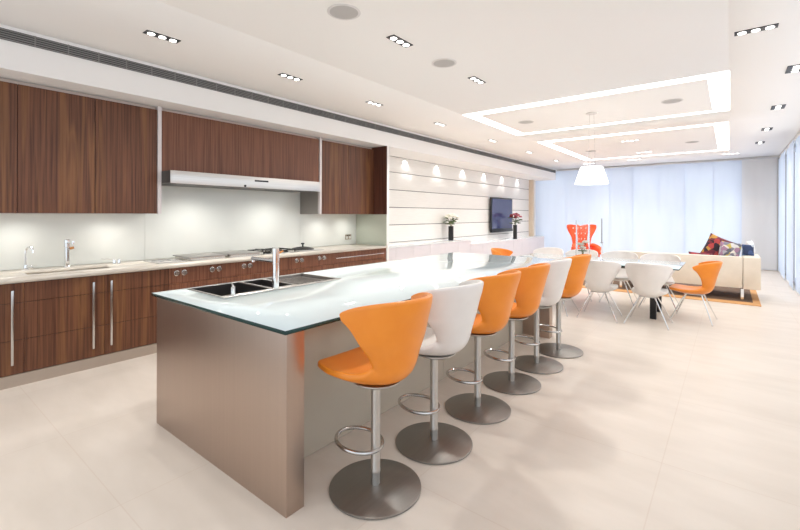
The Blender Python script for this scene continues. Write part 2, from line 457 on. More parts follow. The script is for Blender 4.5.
# air grille along the top of the bulkhead
g = thing('air_grille', (FR, 6, 2.87), 'long dark slotted air grille along the top of the white bulkhead', 'air vent')
MB().box(FR + .0005, FR + .004, YN + .02, YF - .16, 2.875, 2.967).build('backing', 'grille_dark', g)
m = MB()
for k in range(5): m.box(FR + .004, FR + .014, YN + .02, YF - .16, 2.878 + k * .0185, 2.886 + k * .0185)
y = .865 - .2297 * 15
while y < YF - .2:
    if y > YN + .03: m.box(FR + .004, FR + .0145, y - .004, y + .004, 2.875, 2.967)
    y += .2297
m.build('slats', 'grille_div', g)

# ------------------------------------------------------------------ ceiling fittings
def downlight(x, y, along, label, n=3, sp=.089, frame='black', power=1.0, w=.088):
    root = thing('ceiling_downlight', (x, y, ZC), label, 'ceiling light', 'recessed ceiling downlights')
    L = sp * n + .012
    def bx(a0, a1, b0, b1, z0, z1, m, mi=0):
        if along == 'y': m.box(x + b0, x + b1, y + a0, y + a1, z0, z1, mi)
        else: m.box(x + a0, x + a1, y + b0, y + b1, z0, z1, mi)
    m = MB(); bx(-L / 2, L / 2, -w / 2, w / 2, ZC - .006, ZC - .0005, m)
    m.build('housing', frame, root)
    for k in range(n):
        a = (k - (n - 1) / 2) * sp
        cx, cy = (x, y + a) if along == 'y' else (x + a, y)
        rr = min(.029, sp * .36)
        MB().lathe([(0, 0), (rr * .9, 0), (rr, -.002), (rr, -.004), (0, -.0042)], (cx, cy, ZC - .006), 16).build('lamp', 'lamp_glow', root)
    return root
LY = [1.573, 2.929, 4.351, 6.032, 8.05, 10.079, 12.12]
ll = ['above the sink end of the wall units', 'above the cooker hood', 'above the wood cupboards by the outlet', 'above the start of the white wall', 'above the black vase of white flowers', 'above the wall near the television', 'above the vase of red flowers']
for y, t in zip(LY, ll): downlight(-3.9, y, 'y', 'recessed three lamp downlight beside the air grille, ' + t)
downlight(-2.318, 2.925, 'y', 'recessed three lamp downlight between the two round speakers over the island')
downlight(-2.29, 4.319, 'y', 'recessed three lamp downlight over the island, just before the glowing cove')
for (x, y), t in zip([(.165, 4.57), (.54, 6.03), (.535, 8.03), (.515, 9.95), (.495, 11.7)],
                     ['largest in the picture, right of the island', 'cut by the picture edge', 'beside the corner between both coves', 'beside the farther cove', 'nearest to the far corner post']):
    first = y < 5
    downlight(x, y, 'x' if first else 'y', 'recessed three lamp downlight in the side aisle, ' + t, w=.088 if first else .15)
for (x, y, z), t in zip([(-1.64, 9.78, ZC), (-1.66, 11.76, ZC), (-2.10, 13.19, ZC), (0.01, 13.36, ZC), (-3.34, 13.4, ZC)],
                        ['in the farther cove panel, front one', 'in the farther cove panel, rear one', 'behind the farther cove, in the middle', 'behind the farther cove, towards the corner post', 'behind the farther cove, towards the television wall']):
    downlight(x, y, 'x', 'small four lamp ceiling spot ' + t, n=4, sp=.085, frame='speaker_rim', w=.06)
for (x, y), t in zip([(-2.325, 2.241), (-2.299, 3.627), (-2.679, 6.777), (-.622, 6.735), (-2.649, 10.81), (-.636, 10.765)],
                     ['largest, over the sink end of the island', 'over the stools, before the glowing cove', 'in the cove panel, left of the pendant', 'in the cove panel, right of the pendant', 'in the farther cove panel, towards the television', 'in the farther cove panel, towards the side glazing']):
    r = thing('ceiling_speaker', (x, y, ZC), 'round flush ceiling speaker with grey mesh, ' + t, 'speaker', 'round ceiling speakers')
    MB().lathe([(0, 0), (.108, 0), (.108, -.004), (0, -.006)], (x, y, ZC - .0005), 40).build('mesh_cover', 'speaker_grey', r)
    MB().lathe([(.109, 0), (.128, 0), (.128, -.003), (.124, -.005), (.109, -.005), (.109, 0)], (x, y, ZC - .0005), 40).build('rim', 'speaker_rim', r)

# ------------------------------------------------------------------ kitchen wall
struct(MB().box(XW + .001, FR, 5.55, 5.612, 0, 2.638).build('wall_return', 'white_wall'))
tag(MB().box(XW + .4, FR + .004, 5.532, 5.549, 1.45, 2.636).build('wood_end_panel', 'walnut_dark'), 'dark wood panel, shade put into its tone, lining the return wall beside the last wall unit', 'wall panel')  # dark wood whose colour also carries the shade of this corner
tag(MB().box(XW + .02, FR, 5.538, 5.549, .906, 1.449).build('glass_splashback', 'return_glass'), 'green tinted glass splashback on the return wall at the counter end', 'splashback', 'glass splashbacks')
for a, b, t in ((YN + .3, 1.998, 'behind the long sink'), (2.0, 4.266, 'under the cooker hood, the largest'), (4.268, 5.535, 'behind the pan and wall outlet')):
    tag(MB().box(XW + .001, XW + .012, a, b, .906, 1.92 if a == 2.0 else 1.448).build('glass_splashback', 'splash_glass'), 'pale green glass splashback ' + t, 'splashback', 'glass splashbacks')
struct(MB().box(XW + .02, FR - .004, YN + .3, 5.548, 0, .1).build('baseboard_left', 'plinth'))

def base_unit(y0, y1, splits, label, handles=(), grooves=(.70, .388), top=.868):
    root = thing('base_cabinet', ((FR + XW) / 2, (y0 + y1) / 2, .1), label, 'cabinet', 'walnut base cabinets along the wall')
    MB().box(XW + .02, FR - .022, y0 + .001, y1 - .001, .1, top).build('carcass', 'walnut_dark', root)
    ed = [y0, *splits, y1]
    for i, (a, b) in enumerate(zip(ed, ed[1:])):
        m = MB()
        zs = [.104, *sorted(grooves), .866]
        for z0, z1 in zip(zs, zs[1:]):
            m.box(FR - .020, FR, a + .0015, b - .0015, z0 + .002, z1 - .002, 0)
        m.box(FR - .0215, FR - .004, a + .003, b - .003, .106, .864, 1)
        d = m.build('door', ['walnut', 'groove'], root)
        for hy in handles:
            if a < hy < b:
                h = MB(); h.box(FR + .028, FR + .04, hy - .009, hy + .009, .19, .81, bevel=.003)
                for z in (.25, .75): h.cyl((FR, hy, z), (FR + .03, hy, z), .006, seg=10)
                h.build('handle', 'steel_smooth', d)
    return root
base_unit(-.36, .80, [.22], 'walnut base cabinet cut by the picture edge, with one long vertical bar handle', handles=(.72, ))
base_unit(.80, 1.96, [1.38], 'walnut base cabinet below the long sink, with paired vertical bar handles', handles=(1.282, 1.425), top=.71)
# cooker base: drawer fronts with control knobs
hb = thing('cooker_cabinet', ((FR + XW) / 2, 3.13, .1), 'walnut cooker cabinet with five pairs of control knobs under the hobs', 'cabinet')
MB().box(XW + .02, FR - .022, 1.961, 4.299, .1, .868).build('carcass', 'walnut_dark', hb)
for y0, y1 in ((1.961, 2.74), (2.74, 3.52), (3.52, 4.299)):
    MB().box(FR - .02, FR, y0 + .0015, y1 - .0015, .70, .866).build('control_panel', 'walnut_red', hb)
    MB().box(FR - .02, FR, y0 + .0015, y1 - .0015, .39, .697).build('drawer', 'walnut_red', hb)
    MB().box(FR - .02, FR, y0 + .0015, y1 - .0015, .104, .387).build('drawer', 'walnut_red', hb)
for y in (2.039, 2.118, 2.432, 2.514, 2.832, 2.915, 3.625, 3.71, 4.028, 4.118):
    m = MB(); m.lathe([(0, 0), (.030, 0), (.030, .006), (.024, .008), (.023, .026), (.020, .03), (0, .03)], (FR, y, .809), 20, axis=(1, 0, 0))
    m.box(FR + .03, FR + .034, y - .003, y + .003, .79, .828)
    m.build('knob', 'steel_smooth', hb)
dw = thing('drawer_cabinet', ((FR + XW) / 2, 4.92, .1), 'reddish walnut drawer cabinet with one long horizontal handle at the counter end', 'cabinet')
MB().box(XW + .02, FR - .022, 4.30, 5.53, .1, .868).build('carcass', 'walnut_dark', dw)
for z0, z1 in ((.70, .866), (.39, .697), (.104, .387)):
    d = MB().box(FR - .02, FR, 4.302, 5.529, z0, z1).build('drawer', 'walnut_red', dw)
    h = MB(); h.box(FR + .026, FR + .036, 4.33, 5.44, z0 + .077, z0 + .091, bevel=.003)
    for y in (4.5, 5.27): h.cyl((FR, y, z0 + .084), (FR + .028, y, z0 + .084), .005, seg=10)
    h.build('handle', 'steel_smooth', d)
# counter with the undermount sink hole
SK = (-5.17, -4.90, .86, 1.54)
m = MB(); m.slab(XW + .013, FR + .028, YN + .3, 5.536, .87, .905, [SK])
tag(m.build('kitchen_countertop', 'stone'), 'cream stone worktop along the wall, holding the hobs and the long sink', 'worktop')
sk = thing('undermount_sink', (-5.035, 1.2, .72), 'long narrow sink sunk into the cream stone worktop', 'sink')
MB().open_box(SK[0] - .001, SK[1] + .001, SK[2] - .001, SK[3] + .001, .72, .869, .005).build('bowl', 'stone', sk)
MB().lathe([(0, 0), (.035, 0), (.04, .003), (0, .004)], (-5.03, 1.2, .7255), 18).build('drain', 'chrome', sk)
# boiling tap
t = thing('swan_neck_tap', (-5.3, .915, .905), 'slim chrome swan neck tap at the end of the long sink', 'tap')
m = MB(); m.lathe([(0, 0), (.026, 0), (.026, .012), (.016, .02), (.014, .05), (.0, .05)], (-5.3, .915, .905), 20); m.build('base', 'chrome', t)
m = MB(); m.tube(catmull([(-5.3, .915, .94), (-5.3, .915, 1.06), (-5.295, .92, 1.105), (-5.265, .935, 1.128), (-5.235, .95, 1.115), (-5.225, .957, 1.07)], 6), .0085); m.build('spout', 'chrome', t)
m = MB(); m.cyl((-5.285, .925, .935), (-5.255, .945, .935), .011, seg=14); m.sphere((-5.252, .948, .935), .014); m.build('lever', 'chrome', t)
t = thing('mixer_tap', (-5.3, 1.235, .905), 'thick upright chrome mixer tap behind the middle of the long sink', 'tap')
m = MB(); m.lathe([(0, 0), (.03, 0), (.03, .01), (.022, .02), (.022, .20), (.026, .205), (.026, .275), (.02, .283), (0, .284)], (-5.3, 1.235, .905), 24); m.build('body', 'chrome', t)
m = MB(); m.cyl((-5.28, 1.235, 1.15), (-5.1, 1.235, 1.165), .012, seg=14); m.cyl((-5.11, 1.235, 1.165), (-5.11, 1.235, 1.145), .012, seg=14); m.build('spout', 'chrome', t)
m = MB(); m.cyl((-5.3, 1.257, 1.09), (-5.3, 1.29, 1.10), .013, seg=14); m.build('lever', 'copper_ref', t)
t = thing('lever_tap', (-5.2, 1.63, .905), 'low chrome lever tap at the hob end of the long sink', 'tap')
for dy in (-.022, .022):
    MB().lathe([(0, 0), (.014, 0), (.014, .045), (.011, .052), (0, .052)], (-5.2, 1.64 + dy, .905), 16).build('body', 'chrome', t)
m = MB(); m.tube([(-5.2, 1.618, .95), (-5.2, 1.56, .966), (-5.2, 1.50, .972)], .005); m.build('lever', 'chrome', t)
# hobs
m = MB(); m.box(-5.28, -4.86, 1.93, 2.24, .9055, .912, bevel=.002)
for (x, y) in ((-5.17, 2.08), (-4.97, 2.08)): m.lathe([(.09, 0), (.1, 0), (.1, .001), (.09, .001), (.09, 0)], (x, y, .9121), 32, 1)
tag(m.build('ceramic_hob', ['ceramic_hob', 'grille_slat']), 'flat pale ceramic hob closest to the sink', 'hob')
for (y0, y1), t in (((2.26, 2.72), 'beside the flat ceramic hob'), ((2.75, 3.2), 'beside the black gas burner')):
    h = thing('hob_cover', (-5.08, (y0 + y1) / 2, .905), 'raised steel hob cover ' + t, 'hob', 'steel hob covers')
    MB().box(-5.30, -4.86, y0, y1, .938, .95, bevel=.003).build('plate', 'drain_steel', h)
    MB().box(-5.28, -4.88, y0 + .02, y1 - .02, .9055, .938).build('base_frame', 'steel_smooth', h)
gh = thing('gas_hob', (-5.08, 3.5, .905), 'gas hob with black iron pan supports behind the island tap', 'hob')
MB().box(-5.30, -4.86, 3.23, 3.79, .9055, .913, bevel=.002).build('hob_plate', 'steel', gh)
for yc in (3.37, 3.65):
    for xc in (-5.19, -4.98):
        MB().lathe([(0, 0), (.05, 0), (.05, .012), (.035, .014), (.035, .022), (0, .024)], (xc, yc, .913), 20).build('burner', 'black_iron', gh)
    m = MB()
    m.box(-5.28, -4.89, yc - .12, yc - .108, .938, .95); m.box(-5.28, -4.89, yc + .108, yc + .12, .938, .95)
    for xc in (-5.274, -5.085, -4.896): m.box(xc - .006, xc + .006, yc - .108, yc + .108, .938, .95)
    m.box(-5.268, -4.902, yc - .006, yc + .006, .95, .958)
    for xc in (-5.274, -4.896):
        for yy in (yc - .114, yc + .114): m.box(xc - .007, xc + .007, yy - .007, yy + .007, .913, .938)
    m.build('pan_support', 'black_iron', gh)
wk = thing('steel_griddle', (-5.08, 4.05, .905), 'flat steel hob plate next to the gas burners, below the black lid', 'hob')
MB().box(-5.30, -4.86, 3.82, 4.28, .9055, .914, bevel=.002).build('hob_plate', 'steel', wk)
MB().lathe([(.15, 0), (.17, 0), (.17, .006), (.15, .006), (.15, 0)], (-5.08, 4.05, .914), 36).build('ring', 'steel_smooth', wk)
ld = thing('wok_lid', (-5.08, 4.05, .92), 'black domed lid with a knob on the last hob plate', 'lid')
MB().lathe([(0, 0), (.165, 0), (.172, .004), (.15, .016), (.09, .03), (.03, .037), (0, .038)], (-5.08, 4.05, .9205), 36).build('dome', 'black_iron', ld)
MB().lathe([(0, 0), (.012, 0), (.010, .03), (.026, .042), (.026, .055), (0, .06)], (-5.08, 4.05, .957), 18).build('knob', 'black', ld)
# wall outlet
so = thing('wall_outlet', (XW + .012, 5.34, 1.0), 'double metal wall outlet on the pale splashback near the corner', 'outlet')
MB().box(XW + .0125, XW + .02, 5.265, 5.415, .995, 1.085, bevel=.003).build('plate', 'brass_socket', so)
for y in (5.302, 5.378): MB().box(XW + .02, XW + .024, y - .026, y + .026, 1.008, 1.052, bevel=.002).build('socket', 'socket_plate', so)
for y in (5.32, 5.36): MB().box(XW + .02, XW + .026, y - .008, y + .008, 1.06, 1.076).build('switch', 'black', so)

# wall units
def wall_unit(y0, y1, splits, label, z0=1.45, z1=2.60):
    root = thing('wall_cabinet', ((UP + XW) / 2, (y0 + y1) / 2, z0), label, 'cabinet', 'walnut wall cabinets')
    MB().box(XW + .001, UP - .021, y0 + .001, y1 - .001, z0 + .02, z1).build('carcass', 'walnut_dark', root)
    MB().box(XW + .002, UP - .022, y0 + .001, y1 - .001, z0, z0 + .019).build('bottom_panel', 'end_strip', root)
    ed = [y0, *splits, y1]
    for a, b in zip(ed, ed[1:]): MB().box(UP - .02, UP, a + .0025, b - .0025, z0 + .002, z1 - .001).build('door', 'walnut', root)
    return root
wall_unit(-.36, .80, [.22], 'walnut wall cabinet cut by the picture edge, over the swan neck tap')
wall_unit(.80, 1.955, [1.38], 'walnut wall cabinet with two doors, left of the cooker hood')
wr = wall_unit(4.318, 5.53, [4.90], 'walnut wall cabinet with two doors, right of the cooker hood')
MB().box(XW + .001, UP - .03, 4.27, 4.3165, 1.451, 2.60).build('side_panel', 'hood_side', wr)
tag(MB().box(XW + .01, UP + .012, 1.957, 1.996, 1.45, 2.637).build('end_panel', 'end_strip'), 'pale metal upright between the left wall cabinets and the hood', 'panel', 'pale uprights beside the hood')
tag(MB().box(UP - .028, UP + .012, 4.276, 4.316, 1.45, 2.637).build('end_panel', 'end_strip'), 'pale metal upright between the hood and the right wall cabinet', 'panel', 'pale uprights beside the hood')
struct(MB().box(XW + .002, UP - .05, YN + .3, 1.955, 2.602, 2.638).build('trim_6', 'filler'))
struct(MB().box(XW + .002, UP - .05, 1.998, 4.268, 2.602, 2.638).build('trim_7', 'filler'))
struct(MB().box(XW + .002, UP - .05, 4.32, 5.53, 2.602, 2.638).build('trim_8', 'filler'))
# hood
tag(MB().box(XW + .013, UP, 1.999, 4.268, 1.925, 2.60).build('wood_hood_panel', 'walnut_red'), 'wide reddish walnut panel above the steel cooker hood', 'panel')
hd = thing('cooker_hood', (-5.1, 3.04, 1.785), 'long brushed steel cooker hood below the wide walnut panel', 'cooker hood')
MB().box(XW + .013, -4.752, 2.0, 4.095, 1.79, 1.922).build('housing', 'dark_steel', hd)
MB().box(-4.751, -4.745, 2.0, 4.095, 1.782, 1.922, bevel=.001).build('front_panel', 'steel', hd)
MB().box(-5.2, -4.83, 2.1, 4.0, 1.784, 1.789).build('filter', 'grille_slat', hd)
MB().box(-4.7448, -4.742, 3.02, 3.22, 1.862, 1.884, bevel=.001).build('control_slot', 'black', hd)
MB().lathe([(0, 0), (.014, 0), (.014, .01), (0, .012)], (-4.745, 2.885, 1.80), 16, axis=(1, 0, 0)).build('knob', 'black', hd)

# ------------------------------------------------------------------ television wall
struct(MB().box(XW + .001, XW + .012, 5.613, 13.95, .5, 2.639).build('trim_9', 'gap_dark'))
zz = [.52, .876, 1.235, 1.594, 1.953, 2.312, 2.638]
for i, (a, b) in enumerate(zip(zz, zz[1:])):
    struct(MB().box(XW + .012, XW + .03, 5.614, 13.95, a + .007, b - .007, bevel=.002).build('trim_%d' % (10 + i), 'tv_wall'))
struct(MB().box(XW + .001, XW + .16, 13.955, 14.09, .4, 2.639).build('trim_17', 'beige_strip'))

def low_unit(y0, y1, z1, xf, n, label, top):
    root = thing('low_cabinet', ((XW + xf) / 2, (y0 + y1) / 2, 0), label, 'cabinet', 'pale low cabinets under the television wall')
    MB().box(XW + .031, xf - .02, y0, y1, 0, .07).build('plinth', 'plinth', root)
    MB().box(XW + .031, xf - .019, y0, y1, .071, z1 - .02).build('carcass', 'lilac_unit', root)
    w = (y1 - y0) / n
    for k in range(n): MB().box(xf - .018, xf, y0 + k * w + .002, y0 + (k + 1) * w - .002, .075, z1 - .024).build('door', 'lilac_unit', root)
    MB().box(XW + .031, xf + .004, y0, y1, z1 - .019, z1).build('top', top, root)
low_unit(5.615, 9.13, .835, -5.0, 6, 'pale lilac low cabinet carrying the vase of white flowers, taller one', 'lilac_top')
low_unit(9.132, 14.3, .725, -5.0, 8, 'pale lilac low cabinet below the television, lower and longer one', 'lilac_top')

tv = thing('television', (-5.33, 11.53, .93), 'flat black television on the white panelled wall', 'television')
MB().box(-5.345, -5.30, 10.88, 12.33, .94, 1.945, bevel=.006).build('case', 'bezel', tv)
MB().box(-5.2995, -5.297, 10.93, 12.28, 1.045, 1.905).build('screen', 'screen', tv)
MB().box(-5.30, -5.285, 10.88, 12.33, .94, 1.02, bevel=.005).build('speaker_bar', 'black', tv)
MB().box(-5.399, -5.346, 11.3, 11.75, 1.25, 1.65).build('wall_bracket', 'dark_steel', tv)

# vases with flowers
def petals(m, c, r, n, mi=0):
    for k in range(n):
        a = 2.4 * k; e = .25 + .5 * (k % 3) / 2
        d = Vector((cos(a) * cos(e), sin(a) * cos(e), sin(e)))
        m.sphere(Vector(c) + d * r * .55, r * .62, 8, mi, (1, 1, .75))
def bouquet(x, y, z, h, spread, petal, label, n=11, petal2=None):
    root = thing('flower_bouquet', (x, y, z), label, 'flowers', 'flower arrangements')
    heads = []
    st = MB()
    for k in range(n):
        a = k * 2.399; rr = spread * math.sqrt((k + .5) / n)
        top = Vector((x + rr * cos(a), y + rr * sin(a), z + h * (1 - .35 * (k / n)) ))
        st.tube(catmull([(x + .012 * cos(a), y + .012 * sin(a), z - .06), (x + rr * .35 * cos(a), y + rr * .35 * sin(a), z + h * .4), tuple(top)], 4), .003, 6)
        heads.append(top)
    st.build('stems', 'leaf', root)
    lf = MB()
    for k in range(26):
        a = random.uniform(0, 2 * pi); rr = spread * random.uniform(.3, 1.05); zz_ = z + h * random.uniform(.15, .75)
        lf.sphere((x + rr * cos(a), y + rr * sin(a), zz_), .034, 8, 0, (1.2 * abs(cos(a)) + .35, 1.2 * abs(sin(a)) + .35, .35))
    lf.build('leaves', 'leaf', root)
    for k, hp in enumerate(heads):
        mm = MB(); petals(mm, hp, .05, 7)
        mm.build('blossom', petal2 if (petal2 and k % 3 == 2) else petal, root)
def black_vase(x, y, z, h, r, label):
    tag(MB().lathe([(0, 0), (r * .98, 0), (r, .006), (r, h - .004), (r - .004, h), (r - .008, h - .004), (r - .008, .02), (0, .02)], (x, y, z), 28).build('cylinder_vase', 'black'), label, 'vase', 'black cylinder vases')
black_vase(-5.2, 8.53, .8355, .34, .062, 'black cylinder vase of white flowers on the taller low cabinet')
bouquet(-5.2, 8.53, 1.175, .27, .17, 'petal_white', 'white flowers with green leaves in a black vase left of the television')
black_vase(-5.03, 11.90, .7255, .42, .058, 'black cylinder vase of red flowers at the far edge of the television')
bouquet(-5.03, 11.90, 1.145, .32, .17, 'petal_red', 'dark red flowers in a black vase beside the television', petal2='petal_pink')

# ------------------------------------------------------------------ island
IX0, IX1, IY0, IY1 = -3.115, -1.655, 1.226, 5.02
isl = thing('kitchen_island', ((IX0 + IX1) / 2, 3.1, 0), 'long kitchen island with bronze steel end panels and glass sides', 'kitchen island')
MB().box(IX0, IX1, IY0, IY0 + .106, 0, .8785, bevel=.0015).build('end_panel', 'steel_panel', isl)
MB().box(IX0, IX1, 4.92, IY1, 0, .8785, bevel=.0015).build('end_panel', 'steel_panel', isl)
m = MB(); m.box(IX0 + .02, -1.99, IY0 + .099, 1.42, 0, .8785); m.box(IX0 + .02, -1.99, 2.5, 4.919, 0, .8785); m.box(IX0 + .02, -1.99, 1.42, 2.5, 0, .6)
m.box(IX0 + .002, -3.108, 1.42, 2.5, .6, .8785); m.box(-2.575, -1.99, 1.42, 2.5, .6, .8785)
m.build('carcass', 'island_glass', isl)
ys = [1.334, 2.23, 3.127, 4.023, 4.919]
for a, b in zip(ys, ys[1:]): MB().box(-1.989, -1.979, a + .001, b - .001, .002, .878).build('glass_panel', 'island_glass', isl)
for k in range(4): MB().box(IX0, IX0 + .019, ys[k] + .002, ys[k + 1] - .002, .08, .875).build('door', 'steel_panel', isl)
SH = (-3.10, -2.595, 1.43, 2.46)
m = MB(); m.slab(-3.15, -1.637, 1.205, 5.28, .88, .90, [SH], 0, 1)
tag(m.build('island_countertop', ['top_glass', 'glass_edge']), 'glossy white glass worktop with green edges on the island', 'worktop')
sk = thing('inset_sink', (-2.83, 1.95, .7), 'inset steel double sink with drainer in the white glass island top', 'sink')
m = MB()
m.slab(SH[0] - .008, SH[1] + .008, SH[2] - .008, SH[3] + .008, .9005, .9045, [(-3.09, -2.645, 1.442, 1.815), (-3.08, -2.66, 1.845, 2.03), (-3.085, -2.63, 2.048, 2.448)])
m.build('rim', 'steel', sk)
for a in ((-3.09, -2.645, 1.442, 1.815, .70), (-3.08, -2.66, 1.845, 2.03, .78)):
    m = MB(); m.open_box(a[0] - .003, a[1] + .003, a[2] - .003, a[3] + .003, a[4], .9004, .004); bw = m.build('bowl', 'bowl_steel', sk)
    MB().lathe([(0, 0), (.035, 0), (.038, .003), (0, .004)], ((a[0] + a[1]) / 2, (a[2] + a[3]) / 2, a[4] + .0045), 18).build('drain', 'chrome', bw)
m = MB(); m.open_box(-3.088, -2.627, 2.045, 2.451, .875, .9004, .004)
for k in range(9): m.box(-3.05, -2.67, 2.085 + k * .037, 2.095 + k * .037, .879, .883)
m.build('drainer', 'drain_steel', sk)
t = thing('island_mixer_tap', (-2.612, 1.828, .9045), 'tall square chrome mixer tap standing on the island sink', 'tap')
m = MB(); m.lathe([(0, 0), (.027, 0), (.027, .006), (.024, .008), (.024, .18), (.0, .18)], (-2.614, 1.838, .905), 24); m.build('base', 'chrome', t)
m = MB(); m.lathe([(0, 0), (.025, 0), (.025, .108), (.022, .112), (0, .112)], (-2.614, 1.838, 1.089), 24); m.build('cartridge', 'chrome', t)
m = MB(); m.cyl((-2.632, 1.835, 1.105), (-2.86, 1.80, 1.112), .0145, seg=18, chamfer=.002); m.cyl((-2.848, 1.802, 1.110), (-2.848, 1.802, 1.084), .012, seg=14); m.build('spout', 'chrome', t)
m = MB(); m.cyl((-2.614, 1.86, 1.16), (-2.614, 1.90, 1.175), .008, seg=12); m.build('lever', 'copper_ref', t)
t = thing('soap_dispenser', (-2.617, 1.505, .9045), 'small chrome soap dispenser with bent nozzle on the sink rim', 'soap dispenser')
MB().lathe([(0, 0), (.018, 0), (.018, .006), (.014, .009), (.014, .055), (0, .057)], (-2.617, 1.505, .905), 20).build('body', 'chrome', t)
m = MB(); m.tube(catmull([(-2.617, 1.505, .958), (-2.625, 1.507, .972), (-2.65, 1.512, .978), (-2.70, 1.52, .97)], 5), .006, 10); m.build('nozzle', 'chrome', t)

# ------------------------------------------------------------------ shell seat shared by the bar stools and dining chairs
def interp(tab, t):
    for (a, va), (b, vb) in zip(tab, tab[1:]):
        if t <= b:
            s = (t - a) / (b - a); s = s * s * (3 - 2 * s) if False else s
            return va + (vb - va) * s
    return tab[-1][1]
def shell(name, mat, parent):
    """one moulded piece: a tongue-shaped seat that turns up into a back whose wings wrap forward. Forward is +y, z=0 at its lowest point."""
    ctr = catmull([(0, .275, .080), (0, .24, .084), (0, .14, .068), (0, .03, .056), (0, -.07, .056), (0, -.145, .074), (0, -.19, .118), (0, -.212, .19), (0, -.235, .27), (0, -.262, .36), (0, -.285, .42), (0, -.298, .475)], 3)
    n = len(ctr) - 1
    hw = [(0, .11), (.045, .17), (.09, .20), (.18, .215), (.27, .20), (.36, .17), (.45, .138), (.54, .13), (.63, .16), (.73, .215), (.82, .245), (.91, .265), (1, .268)]
    ex = [(0, .0), (.09, .006), (.18, .014), (.30, .028), (.36, .042), (.45, .068), (.54, .085), (.63, .10), (.73, .135), (.82, .20), (.91, .262), (1, .285)]
    ph = [(0, .5), (.4, .8), (.55, 1.05), (.75, 1.15), (1, 1.15)]
    th = [(0, .040), (.1, .05), (.3, .055), (.45, .05), (.6, .036), (.8, .030), (1, .026)]
    dr = [(0, 0), (.6, 0), (.8, .02), (1, .05)]
    NU = 14
    front, back = [], []
    b = bmesh.new()
    for i, c in enumerate(ctr):
        v = i / n
        t = (ctr[min(i + 1, n)] - ctr[max(i - 1, 0)]).normalized()
        nr = Vector((0, t.z, -t.y))                    # towards the sitter
        if nr.z < 0 and v < .4: nr = -nr
        w, e, p, d, k = interp(hw, v), interp(ex, v), interp(ph, v), interp(dr, v), interp(th, v)
        blend = min(1, max(0, (v - .42) / .2))
        od = (nr * (1 - blend) + Vector((0, 1, 0)) * blend).normalized()
        fr, bk = [], []
        for j in range(-NU, NU + 1):
            u = j / NU
            x = w * sin(u * p) / sin(p); o = e * (1 - cos(u * p)) / (1 - cos(p))
            pt = c + Vector((x, 0, 0)) + od * o - Vector((0, 0, d * (abs(u) ** 2.2 + .5 * abs(u) ** 8)))
            # normal across the section
            dx = w * cos(u * p); do = e * sin(u * p) / (1 - cos(p)) * sin(p)
            T2 = (Vector((dx, 0, 0)) + od * do).normalized()
            N = T2.cross(t)
            if N.dot(nr) < 0: N = -N
            N.normalize()
            edge = 1 - .45 * abs(u) ** 3
            fr.append(pt); bk.append(pt - N * k * edge)
        front.append(fr); back.append(bk)
    VF = [[b.verts.new(p) for p in r] for r in front]; VB = [[b.verts.new(p) for p in r] for r in back]
    M = 2 * NU
    for i in range(n):
        for j in range(M):
            b.faces.new((VF[i][j], VF[i][j + 1], VF[i + 1][j + 1], VF[i + 1][j])); b.faces.new((VB[i][j + 1], VB[i][j], VB[i + 1][j], VB[i + 1][j + 1]))
        for j in (0, M):
            b.faces.new((VF[i][j], VF[i + 1][j], VB[i + 1][j], VB[i][j]) if j == 0 else (VF[i + 1][j], VF[i][j], VB[i][j], VB[i + 1][j]))
    for i in (0, n):
        for j in range(M):
            b.faces.new((VF[i][j + 1], VF[i][j], VB[i][j], VB[i][j + 1]) if i == 0 else (VF[i][j], VF[i][j + 1], VB[i][j + 1], VB[i][j]))
    bmesh.ops.recalc_face_normals(b, faces=b.faces)
    lo = min(v.co.z for v in b.verts)
    for v in b.verts: v.co.z -= lo
    m = MB(); m.bm.free(); m.bm = b
    return m

SZ = .575
def make_stool(mat, label, loc, rz):
    root = thing('bar_stool', (0, 0, 0), label, 'bar stool', 'bar stools along the island')
    s = shell('seat_shell', mat, root)
    for v in s.bm.verts: v.co.z += SZ
    s.build('seat_shell', mat, root, sharp=80, local=True, subsurf=1)
    MB().lathe([(0, .0), (.240, .0), (.243, .004), (.243, .010), (.236, .014), (.06, .020), (.04, .024), (0, .024)], (0, 0, .001), 64).build('base', 'steel_disc', root, local=True)
    MB().lathe([(0, .02), (.024, .02), (.024, .085), (.0265, .088), (.0265, .10), (.025, .103), (.025, SZ - .012), (0, SZ - .012)], (0, 0, 0), 28).build('post', 'steel_matt', root, local=True)
    MB().lathe([(0, 0), (.05, 0), (.115, .012), (.13, .022), (.13, .028), (0, .028)], (0, -.01, SZ - .018), 32).build('seat_plate', 'steel_matt', root, local=True)
    pts = []
    for k in range(40):
        a = 2 * pi * k / 40
        q = Vector((.115 * sin(a), .105 + .13 * cos(a), .225 + .012 * cos(a)))
        pts.append(Matrix.Rotation(radians(11), 3, 'Z') @ q)
    MB().tube(pts, .0105, 10, closed=True).build('footrest', 'steel_smooth', root, local=True)
    root.location = loc; root.rotation_euler = (0, 0, rz)
    return root
ST = [(-1.474, 1.661, 88), (-1.474, 2.218, 90), (-1.478, 2.811, 89), (-1.473, 3.417, 88), (-1.463, 3.98, 88), (-1.43, 4.54, 87)]
SL = ['orange leather bar stool beside the bronze steel end panel, first of the island row',
      'white bar stool second in the island row, next to the first orange stool',
      'orange bar stool third in the island row, right behind the larger white stool',
      'orange bar stool fourth in the island row, just before the smaller white stool',
      'white bar stool fifth in the island row, between two orange stools near its far end',
      'orange bar stool sixth and last in the island row, beside the dining chairs']
so_ = make_stool('orange_leather', SL[0], (ST[0][0], ST[0][1], 0), radians(ST[0][2]))
sw_ = make_stool('white_leather', SL[1], (ST[1][0], ST[1][1], 0), radians(ST[1][2]))
for i in range(2, 6):
    o = copy_thing(sw_ if i == 4 else so_, SL[i])
    o.location = (ST[i][0], ST[i][1], 0); o.rotation_euler = (0, 0, radians(ST[i][2]))

